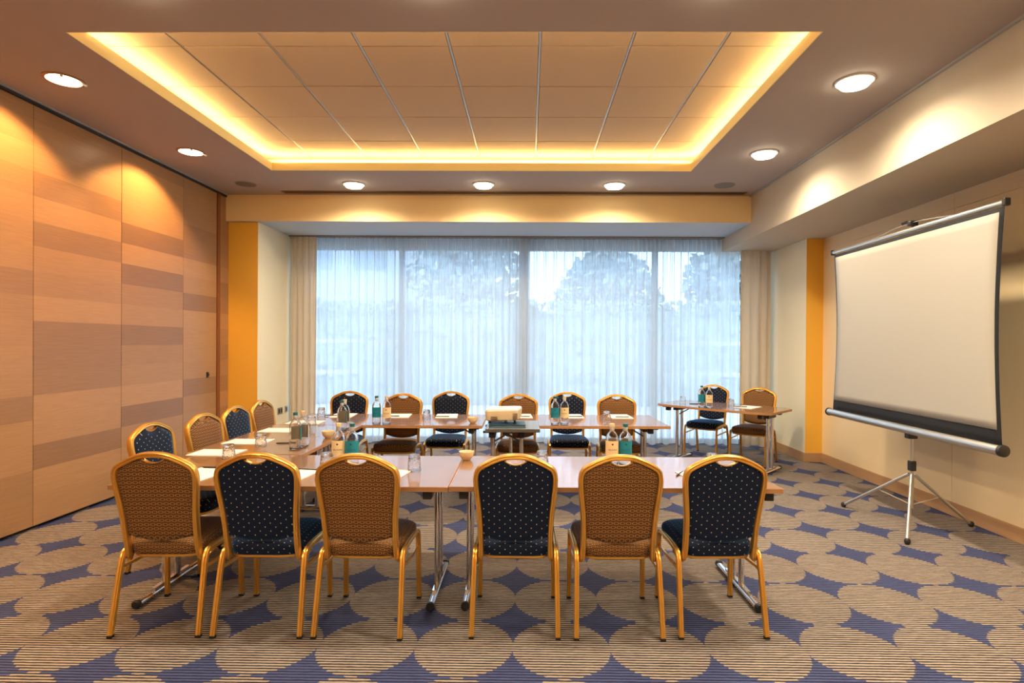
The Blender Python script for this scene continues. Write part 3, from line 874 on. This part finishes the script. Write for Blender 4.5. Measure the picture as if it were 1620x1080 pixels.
def make_bottle(lab, cap, ink, ink2, label):
    t = thing('water_bottle', label, 'bottle')
    r = .0385
    prof = [(.001, .006), (.026, .004), (.030, .0), (.0355, .003), (r, .010), (r, .160), (.0365, .168), (.034, .177), (.0285, .187), (.021, .196), (.0155, .204), (.0135, .212), (.0130, .228), (.0145, .230), (.0145, .234), (.013, .236)]
    inner = [(max(.001, rr_ - .0022), h if h > .012 else h + .006) for rr_, h in prof[::-1] if h < .2345]
    MB().lathe(prof + [(.0118, .236)] + [(min(q, .0113), h) if h > .205 else (q, h) for q, h in inner], 40).build('glass_body', BGLASS, t, 60)
    l = arc_patch(r + .0004, -1.5, 1.5, .060, .150).build('label', [lab, PAPERBACK], t)
    zt = .080
    vs, fs = text_mesh('HILDON', .0145)
    MB().add(wrap(vs, r + .0013, .092), fs).build('lettering', ink, l)
    vs, fs = text_mesh('NATURAL MINERAL WATER', .0040)
    MB().add(wrap(vs, r + .0013, .080), fs).build('small_lettering', ink2, l)
    # tree emblem
    e = []; n = 14
    for i in range(n): e.append((.0055 * math.cos(2 * PI * i / n) * (1 + .12 * (i % 2)), .0045 * math.sin(2 * PI * i / n) * (1 + .12 * (i % 2)), 0))
    e2 = [(-.0008, -.008, 0), (.0008, -.008, 0), (.0008, -.002, 0), (-.0008, -.002, 0)]
    MB().add(wrap(e, r + .0013, .130), [tuple(range(n))]).add(wrap(e2, r + .0013, .130), [(0, 1, 2, 3)]).build('emblem', ink, l)
    MB().lathe([(.0142, .205), (.0142, .228), (.0136, .229), (.0136, .204)], 24).build('neck_foil', mat('neck_foil', (.55, .58, .62), .3, .7), t)
    MB().lathe([(.0155, .231), (.0155, .247), (.0145, .250), (.001, .2505)], 24).build('cap', cap, t)
    return t
BT = make_bottle(TEAL, mat('teal_cap', (0, .10, .12), .4), INKB, INKB, '')
BC = make_bottle(TAN, mat('cream_cap', (.66, .50, .26), .4), INKD, INKF, '')
ub = [False, False]
def bottle(kind, x, y, z, rz, label):
    i = 0 if kind == 't' else 1
    place((BT, BC)[i], ub[i], (x, y, z), math.radians(rz), label, 'water bottles in pairs on the tables'); ub[i] = True
N_ = ZT + .0003
bottle('c', -1.130, 3.400, N_, 8, 'cream-labelled water bottle on the near left table, in front of its teal twin')
bottle('t', -1.048, 3.400, N_, 5, 'teal-labelled water bottle on the near left table')
bottle('c', .508, 3.475, N_, -3, 'cream-labelled water bottle on the near right table, behind the brown chair')
bottle('t', .589, 3.480, N_, -3, 'teal-labelled water bottle on the near right table, behind the brown chair')
bottle('t', -1.592, 3.90, N_, 165, 'teal-labelled bottle seen from behind at the front of the left side table')
bottle('c', -1.575, 3.985, N_, 170, 'cream-labelled bottle at the front of the left side table, behind its twin')
bottle('t', -1.540, 4.72, N_, 165, 'teal-labelled bottle seen from behind at the inner corner of the left tables')
bottle('c', -1.545, 4.81, N_, 170, 'cream-labelled bottle at the inner corner of the left tables, behind its twin')
bottle('t', -1.365, 5.14, N_, 8, 'teal-labelled bottle on the far left table, in front of the brown chair')
bottle('c', -1.272, 5.13, N_, 8, 'cream-labelled bottle on the far left table, in front of the brown chair')
bottle('t', .242, 5.21, N_, -3, 'teal-labelled bottle on the far right table, in front of the navy chair')
bottle('c', .330, 5.23, N_, -3, 'cream-labelled bottle on the far right table, in front of the navy chair')
bottle('t', 2.02, 6.71, N_, -20, 'teal-labelled bottle on the corner table')
bottle('c', 2.085, 6.64, N_, -20, 'cream-labelled bottle on the corner table')

# ------------------------------------------------------------------ tumblers, upside down
gl = thing('tumbler', '', 'glass')
m = MB(); n = 20
outer = [(.038, 0), (.0375, .012), (.0365, .030), (.0345, .055), (.0325, .078), (.0310, .088), (.029, .0905)]
inner = [(.0355, .0), (.035, .012), (.034, .030), (.032, .055), (.030, .070), (.024, .076)]
loops = []
for k, (r, h) in enumerate(outer):
    loops.append([((r + (.0009 if (i + k) % 2 and 0 < k < 5 else 0)) * math.cos(2 * PI * i / 28), (r + (.0009 if (i + k) % 2 and 0 < k < 5 else 0)) * math.sin(2 * PI * i / 28), h) for i in range(28)])
li = [[(r * math.cos(2 * PI * i / 28), r * math.sin(2 * PI * i / 28), h) for i in range(28)] for r, h in inner]
m.loft(li[::-1] + loops)
m.build('glass_wall', GLASS, gl, 25)
gb = MB().lathe([(.0285, .0908), (.0285, .0925), (.022, .0932), (.001, .0925)], 28).build('glass_base', GLASS, gl)
ug = False
for x, y, l in [(-1.865, 3.548, 'upside-down tumbler on the left table corner, between the two nearest left pads'), (-1.872, 3.99, 'upside-down tumbler on the left side table, beside the second pad'),
                (-1.75, 4.49, 'upside-down tumbler on the left side table, left of the bottle pair'), (-1.892, 4.985, 'upside-down tumbler behind the bottles on the left side table'),
                (-2.02, 5.57, 'upside-down tumbler on the far left corner, by the first window-row chair'), (-.970, 5.463, 'upside-down tumbler on the far left table, between two pads'),
                (.745, 5.45, 'upside-down tumbler on the far right table, beside the brown end chair'), (-.650, 3.27, 'upside-down tumbler standing alone near the join of the near tables'),
                (-1.166, 3.305, 'upside-down tumbler in front of the near left bottles'), (.085, 3.42, 'upside-down tumbler half hidden behind the navy chair near the middle'),
                (1.08, 3.38, 'upside-down tumbler hidden behind the navy chair at the right end'), (1.90, 7.08, 'upside-down tumbler at the left end of the corner table'),
                (2.385, 6.78, 'upside-down tumbler right of the bottles on the corner table')]:
    place(gl, ug, (x, y, N_), random.uniform(0, 3), l, 'upside-down tumblers'); ug = True

# ------------------------------------------------------------------ bowls
bw = thing('bowl', '', 'bowl')
MB().lathe([(.022, 0), (.024, .004), (.036, .014), (.044, .030), (.0475, .050), (.0478, .054), (.045, .054), (.042, .034), (.034, .018), (.02, .010), (.001, .008)], 36).build('bowl_body', CERAMIC, bw)
b2 = MB()
for i in range(7):
    a = i * 2.4; b2.lathe([(.001, -.007), (.006, -.004), (.0085, 0), (.006, .004), (.001, .007)], 10, (.018 * math.cos(a) * (i > 0), .018 * math.sin(a) * (i > 0), .024))
ubw = False
for x, y, l in [(-.385, 3.585, 'small cream bowl beside the join of the near tables'), (-1.528, 4.36, 'small cream bowl on the inner edge of the left side table'), (-.505, 5.22, 'small cream bowl at the end of the far table, left of the projector')]:
    place(bw, ubw, (x, y, N_), 0, l, 'small cream bowls'); ubw = True

# ------------------------------------------------------------------ notepads and pens
np_ = thing('notepad', '', 'notepad')
MB().box(-.105, .105, -.1485, .1485, 0, .0045).build('pages', PAPER, np_)
MB().box(-.1053, .1053, .141, .1488, -.0001, .0052).build('binding', mat('pad_binding', (.70, .66, .58), .6), np_)
pen = thing('pen', '', 'pen')
MB().lathe([(.0008, -.072), (.0032, -.064), (.0045, -.058), (.0045, .045), (.0042, .066), (.001, .068)], 12, (0, 0, .0047), 'x').build('barrel', BLACK, pen)
MB().box(.020, .064, -.0012, .0012, .0088, .0102).build('clip', CHROME, pen)
up = [False, False]
PADS = [(-1.80, 3.13, -8, 'notepad on the near left table, between the first two front-row chairs', -1.80, 3.262, -2, 'black pen at the top of the notepad between the first two front chairs'),
        (-1.30, 3.10, -8, 'notepad on the near left table, right of the navy front chair', -1.272, 3.258, -2, 'black pen above the notepad right of the navy front chair'),
        (-.79, 3.13, -10, 'notepad on the near table hidden mostly behind the brown chair left of the join', None, 0, 0, ''),
        (.97, 3.16, 10, 'notepad on the near right table behind the navy end chair', .855, 3.24, 60, 'black pen on the near right table beside the navy end chair'),
        (-2.04, 3.735, 90, 'notepad on the left side table in front of the nearest navy chair', -1.75, 3.66, 10, 'dark pen beside the tumbler at the front left table corner'),
        (-2.04, 4.155, 90, 'notepad on the left side table in front of the brown chair', -1.74, 4.10, 10, 'dark pen beside the second tumbler on the left side table'),
        (-2.04, 4.70, 90, 'notepad on the left side table in front of the second navy chair', None, 0, 0, ''),
        (-2.02, 5.17, 92, 'notepad on the left side table in front of the brown chair nearest the window', None, 0, 0, ''),
        (-1.84, 5.68, 4, 'notepad on the far table in front of the navy chair at the left end', -1.93, 5.62, 8, 'black pen on the notepad of the left-end navy chair in the window row'),
        (-1.28, 5.69, 5, 'notepad on the far left table beside the cream-labelled bottle', -1.33, 5.60, 0, 'black pen on the notepad beside the far left bottles'),
        (-.81, 5.70, 5, 'notepad on the far left table in front of the middle navy chair', -.84, 5.60, 0, 'black pen on the notepad in front of the middle navy chair'),
        (-.07, 5.74, 4, 'notepad on the far right table just behind the projector', -.05, 5.66, 0, 'black pen on the notepad behind the projector'),
        (.44, 5.76, 3, 'notepad on the far right table behind the bottles', .47, 5.69, 0, 'black pen on the notepad behind the far right bottles'),
        (.92, 5.77, 3, 'notepad on the far right table in front of the brown end chair', .93, 5.68, 0, 'black pen on the notepad in front of the brown end chair'),
        (2.56, 6.72, -44, 'notepad on the corner table in front of the brown chair', 2.47, 6.69, -10, 'black pen on the notepad of the corner table'),
        (None, 0, 0, '', 2.04, 7.04, -12, 'black pen lying bare on the corner table, left of the bottles')]
for (x, y, r, l, px, py, pr, pl_) in PADS:
    if x is not None:
        place(np_, up[0], (x, y, N_), math.radians(r), l, 'white notepads'); up[0] = True
    if px is not None:
        on = x is not None and abs(px - x) < .11 and abs(py - y) < .14 and y != 3.735
        place(pen, up[1], (px, py, N_ + (.0055 if on else 0)), math.radians(pr), pl_, 'black pens'); up[1] = True

# ------------------------------------------------------------------ tripod projector screen
SX, SYC = 3.05, 4.66
scn = thing('tripod_screen', 'white pull-up projection screen on a silver tripod before the right wall', 'projection screen', (SX, SYC, 0))
# case tube
MB().sweep([(0, -.94, .775), (0, 1.19, .775)], [(.036 * math.cos(2 * PI * i / 20), .036 * math.sin(2 * PI * i / 20)) for i in range(20)], (0, 0, 1)).build('case_tube', SILVER, scn)
for y0, s in ((-.94, -1), (1.19, 1)):
    MB().lathe([(.001, s * .016), (.030, s * .016), (.039, s * .010), (.040, -s * .012), (.030, -s * .012)], 24, (0, y0, .775), 'y').build('end_cap', BLACK, scn)
# fabric: white field, black border, slightly bowed sides
def fab(y0, y1, z0, z1, x, name, mt, bow, th=.0012):
    n, k = 24, 24; fr = []; bk = []
    for j in range(k + 1):
        t = j / k; z = z0 + (z1 - z0) * t
        b = bow * math.sin(PI * t)
        for i in range(n + 1):
            s = i / n; y = (y0 + b) + s * ((y1 - b) - (y0 + b))
            xx = x + .006 * math.sin(PI * t) * (2 * s - 1) ** 2
            fr.append((xx - th, y, z)); bk.append((xx + th, y, z))
    R_ = n + 1; o_ = len(fr); fs = []
    for j in range(k):
        for i in range(n):
            a = j * R_ + i; fs.append((a, a + R_, a + R_ + 1, a + 1)); fs.append((o_ + a, o_ + a + 1, o_ + a + R_ + 1, o_ + a + R_))
    for i in range(n): fs.append((i, i + 1, o_ + i + 1, o_ + i)); a = k * R_ + i; fs.append((a, o_ + a, o_ + a + 1, a + 1))
    for j in range(k): a = j * R_; fs.append((a, o_ + a, o_ + a + R_, a + R_)); a = j * R_ + n; fs.append((a, a + R_, o_ + a + R_, o_ + a))
    return MB().add(fr + bk, fs, True).build(name, mt, scn, 180)
fab(-.945, 1.10, .800, 2.345, -.010, 'screen_fabric', mat('screen_border_black', (.006, .009, .016), .8), .045)
fab(-.905, 1.075, .905, 2.315, -.0125, 'screen_face', mat('screen_white', (.43, .425, .40), .75, 0, var=.01), .036)
MB().sweep([(-.01, -.95, 2.37), (-.01, 1.12, 2.37)], [(.018 * math.cos(2 * PI * i / 14), .018 * math.sin(2 * PI * i / 14)) for i in range(14)], (0, 0, 1)).build('top_bar', SILVER, scn)
for y0 in (-.955, 1.125): MB().bbox(-.030, .012, y0 - .014, y0 + .014, 2.345, 2.395, .006).build('bar_cap', BLACK, scn)
# pole, hook, handle wire
MB().tube([(.045, 0, .30), (.045, 0, 2.44)], .0125).build('pole', SILVER, scn)
MB().bbox(.022, .068, -.024, .024, .44, .52, .006).build('pole_collar', BLACK, scn)
MB().bbox(.0, .072, -.03, .03, .70, .742, .006).build('case_bracket', BLACK, scn)
hk = MB(); hk.bbox(.0, .065, -.022, .022, 2.41, 2.45, .005); hk.sweep([(.03, .0, 2.44), (.02, .05, 2.452), (.0, .085, 2.44)], [(-.006, -.008), (.006, -.008), (.006, .008), (-.006, .008)], (0, 0, 1)); hk.bbox(.01, .03, -.026, -.012, 2.39, 2.45, .004)
hk.build('hook', BLACK, scn)
MB().tube([(.0, -.52, 2.385), (.015, -.15, 2.428), (.02, 0, 2.435), (.015, .15, 2.43), (.0, .52, 2.385)], .0028, 8).build('handle_wire', SILVER, scn)
hub = Vector((.045, 0, .425))
for fx, fy in ((-.225, .50), (-.285, -.455), (.50, -.03)):
    foot = Vector((fx, fy, .022)); d = (foot - hub)
    lg = MB().tube([hub + d * .04, foot], .0125).build('leg', SILVER, scn)
    e = d.normalized()
    MB().lathe([(.001, -.02), (.014, -.018), (.021, -.006), (.021, .010), (.012, .022)], 16, tuple(foot)).build('rubber_foot', BLACK, lg)
    q = hub + d * .48; lowp = Vector((.045, 0, .165)) 
    MB().tube([q, lowp], .005, 8).build('brace', SILVER, scn)
MB().tube([(.045, 0, .14), (.045, 0, .42)], .016).build('lower_tube', SILVER, scn)

# ------------------------------------------------------------------ outside the window
struct(MB().box(-14, 14, 8.62, 30, -.35, -.10).build('terrace', mat('terrace_paving', (.74, .78, .80), .8)))
RL = mat('white_rail', (.95, .95, .95), .4)
ra = thing('terrace_railing', 'white horizontal rails outside, seen faintly through the voile', 'railing', (0, 9.6, -.1))
for z in (1.56, 1.04):
    MB().box(-7, 7, -.03, .03, z - .03, z + .03).build('rail', RL, ra)
for x in (-7, -1.98, 1.95, 7):
    MB().box(x - .02, x + .02, -.02, .02, 0, 1.57).build('post', RL, ra)
def building(loc, w, h, cols, rows, label):
    b = thing('office_building', label, 'building', loc)
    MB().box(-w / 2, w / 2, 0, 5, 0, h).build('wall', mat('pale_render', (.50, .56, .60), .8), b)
    for i in range(cols):
        for j in range(rows):
            x0 = -w / 2 + .6 + i * (w - .8) / cols
            MB().box(x0, x0 + 1.1, -.05, .02, 1.2 + j * 2.9, 2.7 + j * 2.9).build('building_window', mat('far_window', (.30, .36, .42), .3), b)
building((-8.2, 20, -.1), 8.2, 8.6, 4, 3, 'pale building beyond the terrace at the left, faint through the voile')
building((12.6, 20, -.1), 9.0, 8.0, 4, 2, 'pale building beyond the terrace at the right, faint through the voile')
def leaf_mass(rnd, n, fn, lo, hi):
    m = MB()
    for i in range(n):
        c = fn(rnd); s = rnd.uniform(lo, hi)
        u = Vector((rnd.uniform(-1, 1), rnd.uniform(-1, 1), rnd.uniform(-1, 1))).normalized(); w = u.orthogonal().normalized(); k = u.cross(w)
        m.add([c - w * s, c + k * s * .6, c + w * s, c - k * s * .6], [(0, 1, 2, 3)])
    return m
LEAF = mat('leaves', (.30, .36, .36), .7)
hd = thing('hedge', 'long pale hedge behind the terrace railing', 'hedge', (2.0, 14.5, -.1))
core = MB(); core.bbox(-8, 8, -.35, .35, 0, 2.35, .1); core.build('hedge_core', LEAF, hd)
leaf_mass(random.Random(3), 5200, lambda q: Vector((q.uniform(-8, 8), q.choice((-.38, .38, q.uniform(-.3, .3))), q.uniform(.1, 2.5) if q.random() < .7 else q.uniform(2.2, 2.6))), .06, .13).build('foliage', LEAF, hd)
def tree(x, y, h, r, label):
    t = thing('tree', label, 'tree', (x, y, -.1), 0, 'trees beyond the hedge')
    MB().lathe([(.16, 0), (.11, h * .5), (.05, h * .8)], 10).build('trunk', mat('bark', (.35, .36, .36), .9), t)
    def pt(q):
        a = q.uniform(0, 2 * PI); zz = q.uniform(-1, 1); rr_ = (1 - zz * zz) ** .5 * q.uniform(.2, 1.0)
        return Vector((math.cos(a) * rr_ * r, math.sin(a) * rr_ * r, h * .62 + zz * h * .38))
    leaf_mass(random.Random(int(x * 10)), 3200, pt, .10, .22).build('foliage', LEAF, t)
tree(-1.9, 18, 5.6, 1.9, 'tall leafy tree beyond the hedge, left of the mid-window mullion')
tree(2.6, 19, 4.6, 1.8, 'lower leafy tree beyond the hedge, right of the mid-window mullion')
tree(6.2, 17.5, 5.0, 1.5, 'leafy tree beyond the hedge, near the right end of the window')
